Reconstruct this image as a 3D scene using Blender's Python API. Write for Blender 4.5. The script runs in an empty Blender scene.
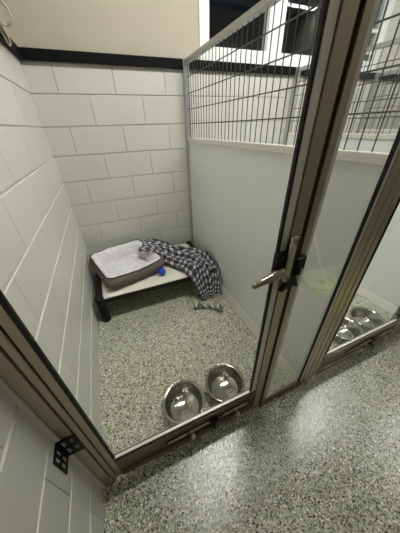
import bpy, bmesh, math, random
from mathutils import Vector, Matrix, noise

random.seed(7)
SC = bpy.context.scene
COL = SC.collection
PI = math.pi

# ------------------------------------------------------------------ materials
def new_mat(name):
    m = bpy.data.materials.new(name); m.use_nodes = True
    nt = m.node_tree
    b = nt.nodes['Principled BSDF']
    return m, nt, b

def lin(c):
    return tuple(((x/255)/12.92 if x/255 <= .04045 else ((x/255+.055)/1.055)**2.4) for x in c) + (1,)

def mat(name, rgb, rough=.5, metal=0., nscale=0, namt=.08, bump=0., bscale=80, coat=0, stretch=None, spec=.5):
    m, nt, b = new_mat(name)
    base = lin(rgb)
    b.inputs['Base Color'].default_value = base
    b.inputs['Roughness'].default_value = rough
    b.inputs['Metallic'].default_value = metal
    b.inputs['Coat Weight'].default_value = coat
    b.inputs['Specular IOR Level'].default_value = spec
    tc = nt.nodes.new('ShaderNodeTexCoord')
    src = tc.outputs['Object']
    if stretch:
        mp = nt.nodes.new('ShaderNodeMapping'); mp.inputs['Scale'].default_value = stretch
        nt.links.new(src, mp.inputs['Vector']); src = mp.outputs['Vector']
    if nscale:
        n = nt.nodes.new('ShaderNodeTexNoise'); n.inputs['Scale'].default_value = nscale; n.inputs['Detail'].default_value = 5
        r = nt.nodes.new('ShaderNodeValToRGB')
        r.color_ramp.elements[0].position = .3; r.color_ramp.elements[1].position = .7
        r.color_ramp.elements[0].color = tuple(x*(1-namt) for x in base[:3]) + (1,)
        r.color_ramp.elements[1].color = tuple(min(1, x*(1+namt)) for x in base[:3]) + (1,)
        nt.links.new(src, n.inputs['Vector']); nt.links.new(n.outputs['Fac'], r.inputs['Fac'])
        nt.links.new(r.outputs['Color'], b.inputs['Base Color'])
    if bump:
        n2 = nt.nodes.new('ShaderNodeTexNoise'); n2.inputs['Scale'].default_value = bscale; n2.inputs['Detail'].default_value = 4
        bp = nt.nodes.new('ShaderNodeBump'); bp.inputs['Strength'].default_value = bump; bp.inputs['Distance'].default_value = .004
        nt.links.new(src, n2.inputs['Vector']); nt.links.new(n2.outputs['Fac'], bp.inputs['Height'])
        nt.links.new(bp.outputs['Normal'], b.inputs['Normal'])
    return m

def emit_mat(name, rgb, s):
    m, nt, b = new_mat(name)
    b.inputs['Base Color'].default_value = (.8, .8, .8, 1)
    b.inputs['Emission Color'].default_value = rgb + (1,)
    b.inputs['Emission Strength'].default_value = s
    return m

def glass_mat(name, tint=(1, 1, 1), ior=1.5, rough=0.0, haze=0.0):
    m, nt, b = new_mat(name)
    nt.nodes.remove(b)
    out = nt.nodes['Material Output']
    tr = nt.nodes.new('ShaderNodeBsdfTransparent'); tr.inputs['Color'].default_value = tint + (1,)
    gl = nt.nodes.new('ShaderNodeBsdfGlossy'); gl.inputs['Roughness'].default_value = rough
    fr = nt.nodes.new('ShaderNodeFresnel')
    ge = nt.nodes.new('ShaderNodeNewGeometry')
    mr = nt.nodes.new('ShaderNodeMapRange'); mr.inputs['To Min'].default_value = ior; mr.inputs['To Max'].default_value = 1/ior
    nt.links.new(ge.outputs['Backfacing'], mr.inputs['Value']); nt.links.new(mr.outputs[0], fr.inputs['IOR'])
    mx = nt.nodes.new('ShaderNodeMixShader')
    nt.links.new(fr.outputs['Fac'], mx.inputs['Fac'])
    nt.links.new(tr.outputs[0], mx.inputs[1]); nt.links.new(gl.outputs[0], mx.inputs[2])
    nt.links.new(mx.outputs[0], out.inputs['Surface'])
    return m

def floor_mat():
    """flake epoxy: grey-green ground with dark and white chips, slightly grainy gloss"""
    m, nt, b = new_mat('flake_epoxy_floor')
    L = nt.links.new
    tc = nt.nodes.new('ShaderNodeTexCoord')
    nz = nt.nodes.new('ShaderNodeTexNoise'); nz.inputs['Scale'].default_value = 60; nz.inputs['Detail'].default_value = 2
    vm = nt.nodes.new('ShaderNodeMixRGB'); vm.blend_type = 'LINEAR_LIGHT'; vm.inputs['Fac'].default_value = .006
    L(tc.outputs['Object'], nz.inputs['Vector']); L(tc.outputs['Object'], vm.inputs[1]); L(nz.outputs['Color'], vm.inputs[2])
    v = nt.nodes.new('ShaderNodeTexVoronoi'); v.inputs['Scale'].default_value = 205; v.inputs['Randomness'].default_value = 1
    L(vm.outputs[0], v.inputs['Vector'])
    sp = nt.nodes.new('ShaderNodeSeparateColor'); L(v.outputs['Color'], sp.inputs[0])
    r = nt.nodes.new('ShaderNodeValToRGB'); r.color_ramp.interpolation = 'CONSTANT'
    e = r.color_ramp.elements
    e[0].position = 0; e[0].color = lin((42, 43, 34))
    e[1].position = .12; e[1].color = lin((124, 124, 106))
    for p, c in ((.25, (157, 160, 135)), (.44, (176, 179, 154)), (.68, (191, 194, 170)), (.86, (216, 214, 196)), (.955, (250, 248, 238))):
        x = e.new(p); x.color = lin(c)
    L(sp.outputs[0], r.inputs['Fac'])
    L(r.outputs['Color'], b.inputs['Base Color'])
    b.inputs['Roughness'].default_value = .17; b.inputs['Specular IOR Level'].default_value = .8
    n2 = nt.nodes.new('ShaderNodeTexNoise'); n2.inputs['Scale'].default_value = 110; n2.inputs['Detail'].default_value = 3
    L(tc.outputs['Object'], n2.inputs['Vector'])
    bp = nt.nodes.new('ShaderNodeBump'); bp.inputs['Strength'].default_value = .13; bp.inputs['Distance'].default_value = .003
    L(n2.outputs['Fac'], bp.inputs['Height'])
    b2 = nt.nodes.new('ShaderNodeBump'); b2.inputs['Strength'].default_value = .24; b2.inputs['Distance'].default_value = .0015
    L(v.outputs['Distance'], b2.inputs['Height']); L(bp.outputs['Normal'], b2.inputs['Normal']); L(b2.outputs['Normal'], b.inputs['Normal'])
    return m

def plaid_mat():
    m, nt, b = new_mat('plaid_flannel')
    L = nt.links.new
    uv = nt.nodes.new('ShaderNodeUVMap'); uv.uv_map = 'UVMap'
    sx = nt.nodes.new('ShaderNodeSeparateXYZ'); L(uv.outputs[0], sx.inputs[0])
    def M(op, a, bb=None):
        n = nt.nodes.new('ShaderNodeMath'); n.operation = op
        for i, q in enumerate((a, bb)):
            if q is None: continue
            if isinstance(q, (int, float)): n.inputs[i].default_value = q
            else: L(q, n.inputs[i])
        return n.outputs[0]
    def stripes(o):
        f = M('FRACT', M('MULTIPLY', o, 13.5))             # ~5.7 cm repeat
        broad = M('GREATER_THAN', f, .52)
        thin = M('LESS_THAN', M('ABSOLUTE', M('SUBTRACT', f, .26)), .05)
        return M('ADD', M('MULTIPLY', broad, .5), M('MULTIPLY', thin, .22))
    s = M('ADD', stripes(sx.outputs[0]), stripes(sx.outputs[1]))
    r = nt.nodes.new('ShaderNodeValToRGB')
    e = r.color_ramp.elements
    e[0].position = 0; e[0].color = lin((30, 29, 35))
    e[1].position = 1; e[1].color = lin((196, 194, 198))
    x = e.new(.5); x.color = lin((68, 66, 74))
    L(s, r.inputs['Fac']); L(r.outputs['Color'], b.inputs['Base Color'])
    b.inputs['Roughness'].default_value = .95
    b.inputs['Specular IOR Level'].default_value = .1
    b.inputs['Sheen Weight'].default_value = .2
    return m

M = dict(
    block=mat('painted_block', (203, 202, 193), .42, nscale=3, namt=.03, bump=.35, bscale=140),
    beige=mat('beige_wall_paint', (176, 167, 150), .75, nscale=2, namt=.03),
    corridor=mat('grey_wall_paint', (86, 86, 82), .6),
    plain=mat('white_wall_paint', (205, 203, 194), .7),
    black_trim=mat('black_trim', (5, 6, 7), .6, spec=.12),
    floor=floor_mat(),
    ceil=mat('ceiling_tile', (225, 224, 218), .9, nscale=40, namt=.05),
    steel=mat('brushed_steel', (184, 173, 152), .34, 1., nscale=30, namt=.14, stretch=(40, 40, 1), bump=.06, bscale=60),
    steel_rail=mat('brushed_steel_rail', (124, 117, 103), .34, 1., nscale=30, namt=.14, stretch=(1, 40, 40), bump=.06, bscale=60),  # same steel as the posts, darkened for the shade on the rails
    bead=mat('satin_aluminium', (228, 225, 216), .38, .25),
    channel=mat('satin_channel', (226, 224, 214), .3, .25),
    galv=mat('galvanised_steel', (186, 188, 187), .42, .7, nscale=30, namt=.1),
    wire=mat('wire', (88, 88, 85), .45, .6),
    panel=mat('white_panel', (232, 235, 234), .3, nscale=1.5, namt=.02),
    gasket=mat('black_rubber', (14, 14, 14), .55),
    blackm=mat('black_metal', (12, 12, 12), .45, spec=.3),
    groove=mat('dark_gap', (62, 50, 36), .7),  # dark strips filling the latch gap and the slide slot
    chrome=mat('polished_steel', (166, 164, 156), .11, 1.),
    plate=mat('latch_plate_steel', (205, 198, 180), .4, .8),
    nickel=mat('satin_nickel', (168, 160, 142), .28, 1.),
    glass=glass_mat('clear_glass', (.98, .99, .985), 1.24),
    sideglass=glass_mat('sidelight_glass', (.95, .965, .955), 1.9),
    winglass=glass_mat('window_glass', (.8, .86, .86), 1.45),
    vinyl=mat('white_vinyl', (238, 238, 236), .35),
    gap_light=mat('gap_light_white', (232, 226, 218), .6),
    cot=mat('cream_vinyl', (226, 222, 208), .45, bump=.1, bscale=300),
    cotframe=mat('black_plastic', (13, 11, 10), .5, spec=.3),
    fleece=mat('white_fleece', (216, 214, 218), .95, nscale=30, namt=.12, bump=1.0, bscale=60, spec=.1),
    taupe=mat('taupe_canvas', (112, 104, 98), .85, bump=.3, bscale=400, spec=.2),
    piping=mat('dark_brown_piping', (44, 34, 33), .7),
    patch=mat('brown_patch', (78, 66, 58), .7),
    plaid=plaid_mat(),
    blue=mat('blue_rubber', (22, 72, 208), .4),
    rope_g=mat('green_rope', (92, 116, 84), .9, nscale=90, namt=.5),
    rope_w=mat('white_rope', (206, 208, 200), .9),
    rope_d=mat('dark_rope', (104, 112, 100), .9),
    hose=mat('lime_hose', (214, 232, 110), .4),
    cable=mat('grey_cable', (176, 168, 148), .45),
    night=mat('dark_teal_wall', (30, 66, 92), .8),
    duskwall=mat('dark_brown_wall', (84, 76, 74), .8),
    lamp=emit_mat('lamp_diffuser', (1.0, .985, .95), 95.0),
    fill_beyond=emit_mat('fill_diffuser_beyond', (.85, .95, 1.0), 3.0),
    fill_corridor=emit_mat('fill_diffuser_corridor', (1.0, .985, .95), 26.0),
)

# ------------------------------------------------------------------ mesh helpers
class MB:
    def __init__(s): s.bm = bmesh.new(); s.mats = []; s.cur = 0
    def use(s, m):
        if m not in s.mats: s.mats.append(m)
        s.cur = s.mats.index(m); return s
    def face(s, vs, smooth=False):
        try: f = s.bm.faces.new(vs)
        except ValueError: return None
        f.material_index = s.cur; f.smooth = smooth; return f
    def box(s, x0, x1, y0, y1, z0, z1, bev=0):
        t = bmesh.new()
        vs = [t.verts.new((x, y, z)) for x in (x0, x1) for y in (y0, y1) for z in (z0, z1)]
        for q in ((0, 1, 3, 2), (4, 6, 7, 5), (0, 4, 5, 1), (2, 3, 7, 6), (0, 2, 6, 4), (1, 5, 7, 3)):
            t.faces.new([vs[i] for i in q])
        if bev: bmesh.ops.bevel(t, geom=t.edges[:], offset=bev, segments=2, affect='EDGES', profile=.6)
        s.merge(t); return s
    def merge(s, t, mtx=None, smooth=False):
        mp = {}
        for v in t.verts: mp[v] = s.bm.verts.new(mtx @ v.co if mtx else v.co)
        for f in t.faces: s.face([mp[v] for v in f.verts], smooth or f.smooth)
        t.free()
    def tube(s, pts, r, n=8, closed=False, caps=True):
        pts = [Vector(p) for p in pts]; k = len(pts)
        rs = r if isinstance(r, (list, tuple)) else [r]*k
        rings = []; ref = None
        for i, p in enumerate(pts):
            a = pts[i-1] if (i > 0 or closed) else pts[i]
            b = pts[(i+1) % k] if (i < k-1 or closed) else pts[i]
            d = (b-a).normalized()
            if ref is None: ref = Vector((0, 0, 1)) if abs(d.z) < .9 else Vector((1, 0, 0))
            u = d.cross(ref).normalized(); w = u.cross(d).normalized(); ref = w
            rings.append([s.bm.verts.new(p + u*math.cos(2*PI*j/n)*rs[i] + w*math.sin(2*PI*j/n)*rs[i]) for j in range(n)])
        m = k if closed else k-1
        for i in range(m):
            A, B = rings[i], rings[(i+1) % k]
            for j in range(n): s.face([A[j], A[(j+1) % n], B[(j+1) % n], B[j]], True)
        if caps and not closed:
            s.face(rings[0][::-1]); s.face(rings[-1])
        return s
    def lathe(s, prof, c, n=48):
        rings = []
        for r, z in prof:
            if r < 1e-6: rings.append([s.bm.verts.new((c[0], c[1], c[2]+z))])
            else: rings.append([s.bm.verts.new((c[0]+r*math.cos(2*PI*j/n), c[1]+r*math.sin(2*PI*j/n), c[2]+z)) for j in range(n)])
        for A, B in zip(rings, rings[1:]):
            for j in range(n):
                a0, a1 = A[j % len(A)], A[(j+1) % len(A)]
                b0, b1 = B[j % len(B)], B[(j+1) % len(B)]
                q = []
                for v in (a0, a1, b1, b0):
                    if v not in q: q.append(v)
                if len(q) >= 3: s.face(q, True)
        return s
    def ball(s, c, r, sc=(1, 1, 1)):
        t = bmesh.new(); bmesh.ops.create_icosphere(t, subdivisions=3, radius=r)
        s.merge(t, Matrix.Translation(c) @ Matrix.Diagonal(sc + (1,)), True); return s
    def build(s, name, m=None, parent=None, origin=None):
        bmesh.ops.recalc_face_normals(s.bm, faces=s.bm.faces)
        me = bpy.data.meshes.new(name)
        if origin: bmesh.ops.translate(s.bm, vec=-Vector(origin), verts=s.bm.verts)
        s.bm.to_mesh(me); s.bm.free()
        for q in (s.mats or [m]): me.materials.append(q)
        o = bpy.data.objects.new(name, me); COL.objects.link(o)
        if origin: o.location = origin
        if parent:
            o.parent = parent
        return o

def tag(o, label, cat, group=None, kind=None):
    o['label'] = label; o['category'] = cat
    if group: o['group'] = group
    if kind: o['kind'] = kind
    return o

def thing(name, label, cat, loc=(0, 0, 0), group=None, kind=None):
    o = bpy.data.objects.new(name, None); COL.objects.link(o); o.location = loc
    o.empty_display_size = .1
    return tag(o, label, cat, group, kind)

def struct(o):
    o['kind'] = 'structure'; return o

def copy_tree(o, parent=None):
    c = o.copy(); COL.objects.link(c)
    if parent: c.parent = parent
    for ch in list(o.children): copy_tree(ch, c)
    return c

def B(name, m, parent, *boxes, bev=0):
    b = MB()
    for q in boxes: b.box(*q, bev=bev)
    return b.build(name, m, parent)

# ------------------------------------------------------------------ dimensions
PITCH = 1.19
XD = 1.16               # left face of the first divider
YF, YB = -1.842, -1.80  # front and back faces of the gate plane
ZB = 1.789              # top of block, under the black band
ZT = 1.849              # top of the black band
ZC = 3.20
XR = 4.76
YC = -2.74
BL, BH = .4064, .2032
Z1 = 1.611              # first bed joint below the band

# ------------------------------------------------------------------ setting
struct(B('floor', M['floor'], None, (-.2, XR+.2, YC-.2, .2, -.1, 0)))
struct(B('ceiling', M['ceil'], None, (-.2, XR+.2, YC-.2, 1.9, ZC, ZC+.1)))

def blocks(name, along, length, off_even):
    """painted concrete block wall: real blocks with shallow joints. along 'x' (face y=0) or 'y' (face x=0)"""
    b = MB()
    D = .0065
    if along == 'x': b.box(-.2, length, D, .15, 0, ZB)
    else: b.box(-.2, -D, -length, .15, 0, ZB)
    zs = [0.0]; z = Z1 - 7*BH
    while z < ZB: zs.append(z); z += BH
    zs.append(ZB)
    nrow = len(zs)-1
    for i in range(nrow):
        z0, z1 = zs[i], zs[i+1]
        row = nrow-1-i
        st = off_even + (BL/2 if row % 2 else 0)
        k0 = math.floor(-st/BL)
        u = st + k0*BL
        while u < length:
            a, c = max(u, 0), min(u+BL, length)
            if c-a > .01:
                ih = .0027; iv = .0014 if along == 'x' else .0006; bz = .0035
                A = (a+(iv if a > 0 else 0), c-(iv if c < length else 0), z0+(ih if z0 > 0 else 0), z1-ih)
                vz = .0022 if along == 'x' else .0009
                Fc = (A[0]+(vz if a > 0 else 0), A[1]-vz, A[2]+bz, A[3]-bz)
                def P(q, d):
                    return (q[0], d, q[1]) if along == 'x' else (-d, -q[0], q[1])
                o = [b.bm.verts.new(P(q, D)) for q in ((A[0], A[2]), (A[1], A[2]), (A[1], A[3]), (A[0], A[3]))]
                f = [b.bm.verts.new(P(q, 0)) for q in ((Fc[0], Fc[2]), (Fc[1], Fc[2]), (Fc[1], Fc[3]), (Fc[0], Fc[3]))]
                fs = [f] + [[o[j], o[(j+1) % 4], f[(j+1) % 4], f[j]] for j in range(4)]
                for q in fs: b.face(q if along == 'x' else q)
            u += BL
    ob = b.build(name, M['block'])
    return struct(ob)

wb = blocks('wall_back', 'x', XR, .177)
wl = blocks('wall_left', 'y', -YC, 1.128 - 2*BL)
# upper walls (painted beige), with the window opening in the back one
WX0, WX1, WZ1 = 1.315, 3.50, 2.90
struct(B('wall_back_upper', M['beige'], None, (-.2, WX0, 0, .15, ZB, ZC), (WX0, WX1, 0, .15, WZ1, ZC), (WX0, WX1, 0, .15, ZB, ZT)))
struct(B('wall_back_upper_white', M['plain'], None, (WX1, XR+.2, 0, .15, ZB, ZC)))
struct(B('wall_left_upper', M['beige'], None, (-.2, 0, YC-.2, 0, ZB, ZC)))
struct(B('wall_right', M['plain'], None, (XR, XR+.2, YC-.2, 0, 0, ZC)))
struct(B('wall_front', M['corridor'], None, (-.2, XR+.2, YC-.2, YC, 0, ZC)))
struct(B('trim_1', M['black_trim'], None, (0, XR, -.024, .0, ZB, ZT), bev=.002))
struct(B('trim_2', M['black_trim'], None, (0, .024, YC, -.024, ZB, ZT), bev=.002))
struct(B('gap_light_strip', M['gap_light'], None, (0, .014, YF-.002, YB, 0, 2.0)))  # added strip, its white stands for light through the gap beside the jamb

# windows in the back wall, looking into a dim room
def window(n, x0, x1, transoms=()):
    w = thing('window_%d' % n, ('white framed window over the first divider, next to the beige wall', 'white framed window behind the wire mesh, right of the first window', 'white framed window with two cross bars, behind the steel latch post')[n-1], 'window', ((x0+x1)/2, .05, ZT)); w['kind'] = 'structure'
    c = Vector(w.location)
    z0 = ZT; fw = .085
    b = MB()
    y0, y1 = -.012, .07
    for q in ((x0, x0+fw, y0, y1, z0, WZ1), (x1-fw, x1, y0, y1, z0, WZ1), (x0+fw, x1-fw, y0, y1, z0, z0+.092), (x0+fw, x1-fw, y0, y1, WZ1-.08, WZ1)):
        b.box(q[0]-c.x, q[1]-c.x, q[2]-c.y, q[3]-c.y, q[4]-c.z, q[5]-c.z, bev=.004)
    for z in transoms: b.box(x0+fw-c.x, x1-fw-c.x, .02-c.y, .055-c.y, z-.014-c.z, z+.014-c.z)
    b.build('window_frame', M['vinyl'], w)
    b = MB(); b.box(x0+.07-c.x, x1-.07-c.x, .036-c.y, .042-c.y, z0+.06-c.z, WZ1-.06-c.z)
    b.build('window_pane', M['winglass'], w)
    return w
window(1, WX0, 2.06); window(2, 2.06, 2.93); window(3, 2.93, WX1, (2.02, 2.185))
# dim room beyond the glass
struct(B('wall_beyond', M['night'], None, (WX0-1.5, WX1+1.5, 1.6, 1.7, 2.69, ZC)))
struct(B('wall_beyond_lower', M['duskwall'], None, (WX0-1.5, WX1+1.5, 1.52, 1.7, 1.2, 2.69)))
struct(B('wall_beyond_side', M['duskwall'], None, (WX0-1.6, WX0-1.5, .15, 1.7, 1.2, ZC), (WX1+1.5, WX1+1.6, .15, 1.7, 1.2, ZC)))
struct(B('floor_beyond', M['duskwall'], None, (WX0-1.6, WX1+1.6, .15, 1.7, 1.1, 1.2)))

# ------------------------------------------------------------------ kennel dividers
def divider(i, label):
    t = thing('kennel_divider', label, 'divider', (XD+.015+i*PITCH, 0, 0), 'kennel dividers')
    # local x from -.015 to +.015, y from wall (0) to the gates
    yb = -1.8265
    B('wall_post', M['galv'], t, (-.024, .024, -.042, -.002, .0, 1.842), bev=.003)
    B('white_panel', M['panel'], t, (-.009, .009, yb+.005, -.042, .055, 1.27))
    b = MB(); b.box(-.017, .017, yb+.005, -.042, 1.262, 1.297, bev=.004); b.build('middle_rail', M['bead'], t)
    B('top_rail', M['galv'], t, (-.016, .016, yb+.005, -.042, 1.812, 1.842), bev=.003)
    b = MB()   # base channel with sloping cheeks
    prof = [(-.040, 0), (-.038, .008), (-.013, .060), (.013, .060), (.038, .008), (.040, 0)]
    e = [[b.bm.verts.new((x, y, z)) for x, z in prof] for y in (yb+.005, -.042)]
    for j in range(5): b.face([e[0][j], e[0][j+1], e[1][j+1], e[1][j]])
    b.face(e[0]); b.face(e[1][::-1])
    b.build('base_channel', M['channel'], t)
    B('front_post', M['steel'], t, (-.016, .016, yb+.001, yb+.005, 0, 1.842))
    b = MB()
    y = -.08
    while y > yb+.05:
        b.tube([(0, y, 1.29), (0, y, 1.82)], .0026, 6, caps=False); y -= .0508
    for z in (1.405, 1.513, 1.623, 1.731):
        b.tube([(.003, -.042, z), (.003, yb+.03, z)], .0030, 6, caps=False)
    b.build('wire_mesh', M['wire'], t)
    return t
divider(0, 'white kennel divider panel with wire mesh top beside the raised dog cot')
divider(1, 'white kennel divider seen through the glass beyond the second pair of bowls')
divider(2, 'farthest kennel divider, its wire mesh showing through the other meshes')

# ------------------------------------------------------------------ gate fronts
HD = 1.90
def gate_frame(k, label):
    ox = k*PITCH
    t = thing('gate_frame', label, 'gate frame', (ox, 0, 0), 'steel gate frames')
    if k == 0:
        B('hinge_jamb', M['steel'], t, (.016, .050, YF, YB, 0, HD), bev=.002)
    else:
        B('hinge_jamb', M['steel'], t, (.016, .050, YF, -1.828, 0, HD), bev=.002)
    B('latch_jamb', M['steel'], t, (.866, .891, YF, YB, 0, HD), bev=.002)
    B('glazing_bead', M['bead'], t, (.891, .906, YF+.002, YB-.004, .0625, HD), (1.148, 1.163, YF+.002, -1.829, .0625, HD), bev=.0015)
    B('gasket', M['gasket'], t, (1.138, 1.148, -1.840, -1.831, .0625, HD))
    B('divider_post', M['steel'], t, (1.163, 1.2015, YF, -1.828, 0, HD), bev=.002)
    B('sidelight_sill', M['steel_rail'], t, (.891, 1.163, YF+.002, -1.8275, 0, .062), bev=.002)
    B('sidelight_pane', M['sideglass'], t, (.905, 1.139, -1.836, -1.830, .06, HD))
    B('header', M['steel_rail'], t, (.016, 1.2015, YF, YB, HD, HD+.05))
    b = MB(); b.box(.849, .868, YF+.012, YB-.004, 0, HD); b.build('gap_strip', M['groove'], t)
    # clips on the sidelight sill at the posts
    for x, z in ((1.155, .04), (1.178, .055)):
        b = MB(); b.tube([(x, YF-.010, z), (x, YF, z)], .008, 10); b.build('sill_screw', M['chrome'], t)
    return t

def gate(k, label):
    ox = k*PITCH
    t = thing('kennel_gate', label, 'gate', (ox, 0, 0), 'glazed kennel gates', 'thing')
    z0, z1 = .045, 1.885
    b = MB(); b.box(.0565, .074, YF, YB+.004, z0, z1, bev=.002); b.box(.0765, .0995, YF+.004, -1.827, z0, z1, bev=.002); b.box(.074, .0765, YF+.012, YB, z0, z1)
    b.build('hinge_stile', M['steel'], t)
    b = MB(); b.box(.807, .8475, YF-.001, YB+.004, z0, z1, bev=.002)
    b.build('latch_stile', M['steel'], t)
    # bottom rail: rounded top lip, recessed middle, lower lip
    b = MB()
    b.box(.1, .806, YF+.006, -1.815, z0+.03, .222, bev=.002)
    b.box(.1, .806, YF-.002, -1.813, .196, .218, bev=.003)
    b.box(.1, .806, YF-.002, YB+.006, z0, z0+.034, bev=.003)
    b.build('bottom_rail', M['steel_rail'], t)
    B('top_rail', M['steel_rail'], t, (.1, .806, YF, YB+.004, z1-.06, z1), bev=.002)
    B('glazing_bead', M['bead'], t, (.778, .803, YF+.001, -1.828, .24, z1-.06), (.1, .802, -1.8385, -1.827, .2275, .236), bev=.002)
    B('gasket', M['gasket'], t, (.0995, .109, -1.840, -1.831, .24, z1-.06), (.769, .778, -1.840, -1.831, .24, z1-.06), (.1, .806, -1.838, -1.82, .221, .2275), (.802, .807, YF+.012, YB, .24, z1-.06))  # last strip is added dark for the shadow line beside the latch stile
    B('glass_pane', M['glass'], t, (.109, .768, -1.836, -1.830, .236, z1-.06))
    # feeder slide on the bottom rail
    yy = YF-.006
    for xa, xb, z in ((.325, .415, .152), (.43, .535, .158), (.615, .755, .158)):
        b = MB(); b.tube([(xa, yy, z), (xb, yy, z)], .0045, 8)
        b.build('slide_bar', M['plate'], t)
    B('slide_slot', M['groove'], t, (.31, .78, YF+.003, YF+.008, .136, .150))
    for x in (.445, .695):
        b = MB(); b.tube([(x, YF+.004, .118), (x, YF-.012, .118)], .006, 10); b.ball((x, YF-.017, .116), .0125, (1, .9, 1.1)); b.build('knob', M['plate'], t)
    b = MB(); b.box(.535, .585, YF-.012, YF+.006, .138, .150, bev=.002); b.box(.553, .568, YF-.012, YF+.006, .098, .14, bev=.002); b.tube([(.56, YF-.012, .112), (.56, YF-.026, .108)], .005, 8)
    b.build('slide_catch', M['blackm'], t)
    # latch
    lt = B('latch_housing', M['blackm'], t, (.752, .802, YF-.024, YF-.003, .972, 1.062), (.80, .830, YF-.024, YF-.003, .95, 1.10), bev=.004)
    B('latch_plate', M['plate'], lt, (.784, .806, YF-.033, YF-.024, .962, 1.118), bev=.003)
    for z in (1.104, .974):
        b = MB(); b.tube([(.795, YF-.033, z), (.795, YF-.038, z)], .0065, 12); b.build('latch_screw', M['chrome'], lt)
    b = MB()
    b.tube([(.784, YF-.020, 1.006), (.765, YF-.030, 1.004), (.735, YF-.034, 1.000), (.70, YF-.035, .994), (.674, YF-.035, .989)], [.014, .0165, .0135, .0105, .0092], 12)
    b.ball((.672, YF-.035, .9885), .0094)
    b.build('lever', M['nickel'], lt)
    return t

def keeper(frame):
    b = MB()
    b.box(.831, .858, YF-.028, YF-.006, .966, 1.032, bev=.004)
    b.box(.838, .850, YF-.033, YF-.026, .975, 1.002, bev=.002)
    b.box(.855, .886, YF-.012, YF, .975, 1.022, bev=.002)
    t = [(.832, .968), (.852, .955), (.870, .908), (.838, .922), (.800, .906), (.818, .942)]
    lo = [b.bm.verts.new((x, YF-.020, z)) for x, z in t]; hi = [b.bm.verts.new((x, YF-.004, z)) for x, z in t]
    b.face(lo); b.face(hi[::-1])
    for j in range(6): b.face([lo[j], lo[(j+1) % 6], hi[(j+1) % 6], hi[j]])
    o = b.build('latch_keeper', M['blackm'], frame); o['label'] = 'black latch keeper'

f0 = gate_frame(0, 'brushed steel gate frame with narrow glass sidelight, fixed at the painted block wall')
gate_frame(1, 'brushed steel gate frame of the second kennel, cut off by the picture edge')
gate(0, 'glass kennel gate with lever latch in front of the dog cot')
gate(1, 'glass kennel gate in front of the second pair of bowls')
keeper(f0)

# ------------------------------------------------------------------ slotted angle bracket
br = thing('angle_bracket', 'black slotted angle bracket joining block wall and steel jamb', 'bracket', (0, YF, .5))
def slotted(b, place, w, h):
    """plate w x h with two rows of slots, 3 mm thick, built from strips"""
    for q in ((0, .010, 0, h), (w-.010, w, 0, h), (.010, w-.010, 0, .012), (.010, w-.010, h-.012, h), (.010, w-.010, h/2-.007, h/2+.007), (w/2-.004, w/2+.004, .012, h-.012)):
        place(b, q)
b = MB(); slotted(b, lambda b, q: b.box(.0005, .0035, -.006-q[1], -.006-q[0], q[2]-.056, q[3]-.056), .05, .112); b.build('wall_flange', M['blackm'], br)
b = MB(); slotted(b, lambda b, q: b.box(q[0], q[1], -.0045, -.0015, q[2]-.056, q[3]-.056), .055, .112); b.build('jamb_flange', M['blackm'], br)

# ------------------------------------------------------------------ raised cot
CX0, CX1, CY0, CY1, CZ = .068, 1.085, -.742, -.105, .235
cot = thing('dog_cot', 'raised dog cot with cream fabric on a black frame in the corner', 'dog cot', ((CX0+CX1)/2, (CY0+CY1)/2, 0))
o = cot.location
hx, hy = (CX1-CX0)/2, (CY1-CY0)/2
b = MB()
for s in (-1, 1):
    b.box(-hx, hx, s*hy-.018, s*hy+.018, CZ-.048, CZ-.006, bev=.006)
    b.box(s*hx-.024, s*hx+.024, -hy, hy, CZ-.05, CZ+.006, bev=.010)
b.build('frame', M['cotframe'], cot)
for sx in (-1, 1):
    for sy in (-1, 1):
        b = MB(); x, y = sx*(hx-.004), sy*(hy-.004)
        b.tube([(x, y, .0), (x, y, .012), (x, y, .03), (x, y, CZ-.03), (x, y, CZ+.004), (x, y, CZ+.010)], [.035, .038, .031, .031, .035, .028], 16)
        b.build('leg', M['cotframe'], cot)
b = MB()   # fabric: a slightly sagging sheet with wrapped edges
nx, ny = 24, 16
g = []
for i in range(nx+1):
    row = []
    for j in range(ny+1):
        u, v = i/nx*2-1, j/ny*2-1
        z = CZ - .010*(1-u*u)*(1-v*v)
        row.append(b.bm.verts.new((u*(hx-.030), v*(hy+.008), z)))
    g.append(row)
for i in range(nx):
    for j in range(ny): b.face([g[i][j], g[i+1][j], g[i+1][j+1], g[i][j+1]], True)
fb = b.build('fabric', M['cot'], cot)
md = fb.modifiers.new('thick', 'SOLIDIFY'); md.thickness = .006; md.offset = -1

# ------------------------------------------------------------------ bolster bed on the cot
bed = thing('dog_bed', 'rectangular bolster dog bed with white fleece on the raised cot', 'dog bed', (.348, -.375, CZ+.004))
bed.rotation_euler = (0, 0, math.radians(16.5))
HX, HY, RC = .262, .262, .06
def rrect(inset, n=10):
    """rounded rectangle path as (x, y, outward normal)"""
    out = []
    hx, hy, r = HX-inset, HY-inset, max(RC-inset*.6, .02)
    for cx, cy, a0 in ((hx-r, hy-r, 0), (-hx+r, hy-r, 90), (-hx+r, -hy+r, 180), (hx-r, -hy+r, 270)):
        for k in range(n+1):
            a = math.radians(a0+90*k/n)
            out.append((cx+r*math.cos(a), cy+r*math.sin(a)))
    # subdivide straights
    res = []
    for i, p in enumerate(out):
        q = out[(i+1) % len(out)]
        d = math.dist(p, q); m = max(1, int(d/.03))
        for k in range(m): res.append((p[0]+(q[0]-p[0])*k/m, p[1]+(q[1]-p[1])*k/m))
    return res
def rimz(x, y):
    z = .122
    z += .010*(abs(x)/HX)**6*(abs(y)/HY)**6 * 1.0
    if y < -HY*.6: z -= .018*math.exp(-((x-.02)/.15)**2)      # low entry at the front
    z += .012*max(0, y/HY)
    return z
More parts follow.
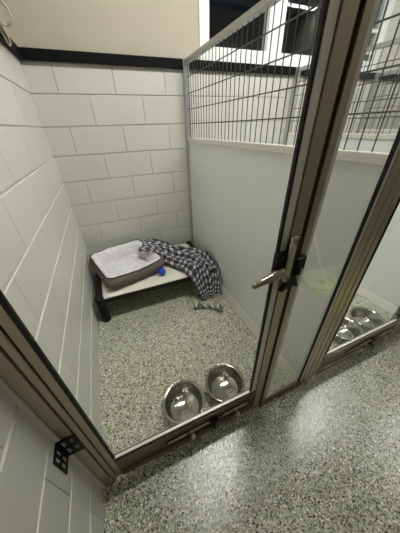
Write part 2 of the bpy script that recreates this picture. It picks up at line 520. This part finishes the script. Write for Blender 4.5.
def rings(profile, m, name, wob=0.0, fill=False):
    b = MB(); N = None; prev = None; allr = []
    base = rrect(0)
    for ins, zf, dz in profile:
        r = []
        for (x, y) in base:
            L = math.hypot(x, y)
            sx, sy = (HX-ins)/HX, (HY-ins)/HY
            px, py = x*sx, y*sy
            z = rimz(x, y)*zf + dz
            if wob:
                w = noise.noise(Vector((px*14, py*14, 3.1+zf)))*wob
                z += w
            r.append(b.bm.verts.new((px, py, z)))
        allr.append(r)
    n = len(base)
    for A, C in zip(allr, allr[1:]):
        for j in range(n): b.face([A[j], A[(j+1) % n], C[(j+1) % n], C[j]], True)
    if fill: b.face(allr[-1])
    return b
b = rings([(.10, 0, .003), (.012, 0, .003), (.0, .15, .003), (-.018, .40, .002), (-.014, .75, 0), (.004, 1, 0), (.012, 1, .002)], None, 'shell')
b.build('outer_shell', M['taupe'], bed)
b = rings([(.006, 1, -.001), (.014, 1, .009), (.030, 1, .013), (.050, .95, .010), (.070, .76, .004), (.084, .48, 0), (.092, .20, 0)], None, 'bolster', .010)
b.build('fleece_bolster', M['fleece'], bed)
b = MB(); n = 26; g = []
for i in range(n+1):
    row = []
    for j in range(n+1):
        u, v = i/n*2-1, j/n*2-1
        x, y = u*(HX-.072), v*(HY-.072)
        e = (1-abs(u)**5)*(1-abs(v)**5)
        z = .012 + .040*e**.5 + .012*noise.noise(Vector((x*16, y*16, .5)))
        z -= .015*math.exp(-(v-.33)**2/.005) + .015*math.exp(-(v+.33)**2/.005)  # quilted dips
        row.append(b.bm.verts.new((x, y, z)))
    g.append(row)
for i in range(n):
    for j in range(n): b.face([g[i][j], g[i+1][j], g[i+1][j+1], g[i][j+1]], True)
b.build('fleece_cushion', M['fleece'], bed)
b = MB(); b.tube([(x*(HX-.002)/HX, y*(HY-.002)/HY, rimz(x, y)+.002) for x, y in rrect(0)], .0048, 8, closed=True)
b.build('piping', M['piping'], bed)
b = MB(); b.box(.10, .18, -HY-.0135, -HY-.006, .035, .07, bev=.001); b.build('sewn_patch', M['patch'], bed)

# ------------------------------------------------------------------ plaid blanket
LP = [(.470, -.350, .378), (.585, -.430, .372), (.705, -.500, .262), (.790, -.640, .255), (.833, -.775, .258), (.862, -.812, .15), (.905, -.835, .040), (.93, -.860, .012)]
RP = [(.600, -.110, .385), (.760, -.160, .335), (.900, -.255, .275), (1.060, -.400, .268), (1.142, -.560, .262), (1.142, -.715, .235), (1.130, -.800, .075), (1.118, -.850, .012)]
def cat(P, t):
    t = max(0, min(.99999, t))*(len(P)-1); i = int(t); f = t-i
    p = [Vector(P[max(0, min(len(P)-1, i+k))]) for k in (-1, 0, 1, 2)]
    return .5*((2*p[1]) + (p[2]-p[0])*f + (2*p[0]-5*p[1]+4*p[2]-p[3])*f*f + (3*p[1]-p[0]-3*p[2]+p[3])*f**3)
b = MB(); NS, NT = 84, 44
uvl = b.bm.loops.layers.uv.new('UVMap')
g = []
for i in range(NS+1):
    s = i/NS; row = []
    L, R = cat(LP, s), cat(RP, s)
    W_ = (R-L).length
    for j in range(NT+1):
        t = j/NT
        tt = t + .02*math.sin(s*17+2)*(1-abs(2*t-1))
        p = L.lerp(R, tt)
        # folds running along the blanket, gathered across
        amp = .025*(.35+.65*math.sin(PI*min(1, max(0, s)))) * (1 if s < .6 else .8)
        f = .8*math.sin(t*17+3*math.sin(s*5)+s*4) + .5*math.sin(t*9-s*15) + 1.6*noise.noise(Vector((t*6, s*9, 1.7))) + .9*noise.noise(Vector((t*13, s*19, 7.7)))
        p.z += amp*(f*.6+.75)
        p.z += .02*math.exp(-((t-.5)/.3)**2)*math.exp(-((s-.42)/.25)**2)
        if s > .6: p.y += .012*math.sin(t*15+s*3)*(s-.6)*2 - .012
        if p.z < .008: p.z = .008
        edge = .012*noise.noise(Vector((s*9, j*.0+7*(t > .5), 4)))
        if j in (0, NT): p.x += edge
        if i in (0, NS): p.y += .014*noise.noise(Vector((t*7, s*3, 9)))
        row.append((b.bm.verts.new(p), (t*.62+.05*noise.noise(Vector((t*3, s*6, 2))), s*1.25+.06*noise.noise(Vector((t*4, s*5, 6))))))
    g.append(row)
for i in range(NS):
    for j in range(NT):
        q = [g[i][j], g[i+1][j], g[i+1][j+1], g[i][j+1]]
        f = b.face([v[0] for v in q], True)
        for lp, v in zip(f.loops, q): lp[uvl].uv = v[1]
bl = b.build('plaid_blanket', M['plaid'])
md = bl.modifiers.new('thick', 'SOLIDIFY'); md.thickness = .006; md.offset = 1
tag(bl, 'rumpled grey and black plaid blanket trailing off the cot onto the floor', 'blanket')

# ------------------------------------------------------------------ toys
b = MB(); b.ball((0, 0, 0), .035)
for k in range(10):   # small nubs
    a = k*2.4; zz = -.8+1.6*k/9; r = math.sqrt(1-zz*zz)
    b.ball((.031*r*math.cos(a), .031*r*math.sin(a), .031*zz), .006)
o = b.build('toy_ball', M['blue']); o.location = (.628, -.618, CZ+.033)
tag(o, 'round blue rubber toy ball on the cot beside the dog bed', 'ball')

rope = thing('rope_toy', 'knotted camouflage green rope toy lying on the speckled floor', 'dog toy', (.93, -.985, 0))
rope.rotation_euler = (0, 0, math.radians(-33)); rope.scale = (1.1, 1.1, 1.1)
b = MB()
for ph, m in ((0, 'rope_g'), (2.09, 'rope_w'), (4.19, 'rope_d')):
    b.use(M[m]); b.tube([(-.085+.17*k/24, .0075*math.cos(ph+k*.75)+.010*math.sin(k*.13), .017+.0075*math.sin(ph+k*.75)) for k in range(25)], .0085, 8)
b.build('braid', None, rope)
for sx in (-1, 1):
    b = MB()
    for ph, m in ((0, 'rope_g'), (1.2, 'rope_d'), (2.3, 'rope_w'), (3.4, 'rope_g')):
        b.use(M[m]); pts = []
        for k in range(17):
            a = 2*PI*k/16
            pts.append((sx*.088+.019*math.cos(a)*math.cos(ph), .025*math.sin(a), .028+.019*math.cos(a)*math.sin(ph)))
        b.tube(pts, .0085, 8)
    b.build('knot', None, rope)
    b = MB()
    for k in range(7):
        a = -.8+1.6*k/6
        b.use(M[('rope_g', 'rope_w', 'rope_d')[k % 3]])
        b.tube([(sx*.098, .012*a, .018), (sx*(.110), .022*a, .014), (sx*(.119+.004*(k % 2)), .032*a, .010)], [.007, .0065, .005], 6)
    b.build('frayed_end', None, rope)

# ------------------------------------------------------------------ bowls
def make_bowl(x, y, label, group, loop_ang):
    t = thing('dog_bowl', label, 'bowl', (x, y, 0), group)
    b = MB()
    R = .112
    prof = [(0, .004), (.078, .004), (.085, .006), (.091, .016), (.106, .095), (R, .104), (R+.006, .106), (R+.008, .102), (R+.004, .098),
            (R-.004, .101), (.1035, .095), (.0885, .018), (.080, .008), (0, .0075)]
    b.lathe(prof, (0, 0, 0), 64)
    bmesh.ops.scale(b.bm, vec=(1, 1, .9), verts=b.bm.verts)
    b.build('bowl_body', M['chrome'], t)
    a = loop_ang; c, s_ = math.cos(a), math.sin(a)
    b = MB()
    pts = []
    for k in range(13):
        q = PI*k/12
        rr = R+.002+.020*math.sin(q); off = .018*math.cos(q)
        pts.append((rr*c-off*s_, rr*s_+off*c, .092))
    b.tube(pts, .0025, 6)
    b.build('wire_hook', M['blackm'], t)
    return t
b0 = make_bowl(.459, -1.672, 'stainless steel dog bowl on the floor behind the gate, nearer the block wall', 'bowls in the first kennel', 2.2)
b1 = make_bowl(.722, -1.670, 'stainless steel dog bowl on the floor behind the gate, beside the latch post', 'bowls in the first kennel', 2.3)
b2 = make_bowl(1.735, -1.672, 'stainless steel bowl in the second kennel, the lower one beside the steel posts', 'bowls in the second kennel', 2.2)
b3 = make_bowl(1.985, -1.672, 'stainless steel bowl in the second kennel, the upper one beside the far divider', 'bowls in the second kennel', 2.3)

# ------------------------------------------------------------------ hose in the corridor (shows in the sidelight glass) and cable at the wall
hc = (2.115, -2.535)
pts = []
rad = (.175, .150, .125, .100, .074, .05, .085, .115, .14, .165, .15, .12, .1, .09)
for k in range(12*26+1):
    tn = k/26; a = 2*PI*tn; q = int(tn); f = tn-q
    r = rad[q]*(1-f) + rad[min(q+1, 13)]*f
    pts.append((hc[0]+r*1.03*math.cos(a-.6), hc[1]+r*math.sin(a-.6), .013+(.0 if tn < 5 else .0085*(tn-5)) + .005*math.sin(a*1.3)**2))
tail = [(2.05, -2.455, .085), (2.06, -2.49, .12), (2.11, -2.56, .15), (2.138, -2.625, .21), (2.13, -2.67, .28), (2.106, -2.698, .373), (2.07, -2.714, .46)]
b = MB(); b.tube(pts + tail, .0115, 8)
hz = b.build('garden_hose', M['hose'])
b = MB(); b.tube([(2.073, -2.7135, .452), (2.056, -2.719, .503), (2.052, -2.719, .513)], [.015, .015, .010], 10); b.build('hose_fitting', M['galv'], hz)
tag(hz, 'pale lime green hose coiled on the floor, mirrored in the sidelight glass', 'hose')

b = MB()
def loop(c, rx, rz, a0, a1, x, n=20):
    return [(x, c[0]+rx*math.cos(math.radians(a0+(a1-a0)*k/n)), c[1]+rz*math.sin(math.radians(a0+(a1-a0)*k/n))) for k in range(n+1)]
def smooth(P, n=5):
    out = []
    for i in range(len(P)-1):
        for k in range(n): out.append(cat(P, (i+k/n)/(len(P)-1)))
    return out + [Vector(P[-1])]
b.tube(smooth([(.02, -.52, 1.99), (.05, -.42, 1.985), (.062, -.35, 1.952), (.080, -.35, 1.926), (.083, -.35, 1.891), (.069, -.35, 1.870), (.044, -.35, 1.862), (.030, -.40, 1.865), (.034, -.55, 1.90)]), .0062, 8)
b.tube(smooth([(.034, -.62, 1.93), (.034, -.50, 1.875), (.036, -.42, 1.840), (.044, -.39, 1.812), (.044, -.38, 1.785), (.036, -.385, 1.778), (.032, -.41, 1.80), (.032, -.47, 1.83), (.032, -.58, 1.87)]), .0046, 8)
cb = b.build('hanging_cable', M['cable'])
tag(cb, 'loops of grey cable hanging at the top of the block wall', 'cable')

# ------------------------------------------------------------------ lamps
def lamp(x, y, label, m, lx=1.2, ly=.13):
    t = thing('ceiling_lamp', label, 'ceiling lamp', (x, y, ZC), 'ceiling lamps')
    b = MB()
    for q in ((-lx/2-.02, lx/2+.02, -ly/2-.02, -ly/2), (-lx/2-.02, lx/2+.02, ly/2, ly/2+.02), (-lx/2-.02, -lx/2, -ly/2, ly/2), (lx/2, lx/2+.02, -ly/2, ly/2)):
        b.box(*q, -.05, 0)
    b.build('lamp_frame', M['vinyl'], t)
    b = MB(); b.box(-lx/2, lx/2, -ly/2, ly/2, -.045, -.01); b.build('diffuser', m, t)
    return t
lamp(1.16, -1.23, 'long bright ceiling lamp over the first kennel, mirrored in the floor', M['lamp'])
lamp(2.78, -1.23, 'long bright ceiling lamp over the second kennel', M['lamp'])
t = lamp(2.3, .95, 'added unseen fill lamp brightening the room beyond the windows', M['fill_beyond'], .3, .3)  # added out of view to brighten what shows through the windows
lamp(4.1, -2.3, 'added unseen fill lamp over the corridor, lighting the coiled hose', M['fill_corridor'])  # unseen, added and placed to light the hose and the steel posts

# ------------------------------------------------------------------ camera
rv = Vector((2.10976493, -.44399406, .20347510))
th = rv.length; Rm = Matrix.Rotation(th, 3, rv.normalized())     # world -> camera (x right, y down, z forward)
cam = bpy.data.cameras.new('camera'); co = bpy.data.objects.new('camera', cam); COL.objects.link(co)
rx, ry, rz = Rm[0], Rm[1], Rm[2]
mw = Matrix(((rx[0], -ry[0], -rz[0], .34108), (rx[1], -ry[1], -rz[1], -2.27464), (rx[2], -ry[2], -rz[2], 1.38373), (0, 0, 0, 1)))
co.matrix_world = mw
cam.sensor_fit = 'AUTO'; cam.sensor_width = 36
cam.lens = 214.7/533*36
cam.clip_start = .02
SC.camera = co

# ------------------------------------------------------------------ world, view
w = bpy.data.worlds.new('world'); SC.world = w; w.use_nodes = True
w.node_tree.nodes['Background'].inputs['Color'].default_value = (.05, .055, .06, 1)
w.node_tree.nodes['Background'].inputs['Strength'].default_value = .3
SC.view_settings.view_transform = 'Standard'; SC.view_settings.look = 'None'
SC.view_settings.gamma = 1; SC.view_settings.use_curve_mapping = False
SC.view_settings.exposure = 0.1
SC.cycles.max_bounces = 10
SC.cycles.transparent_max_bounces = 16
SC.cycles.use_denoising = True
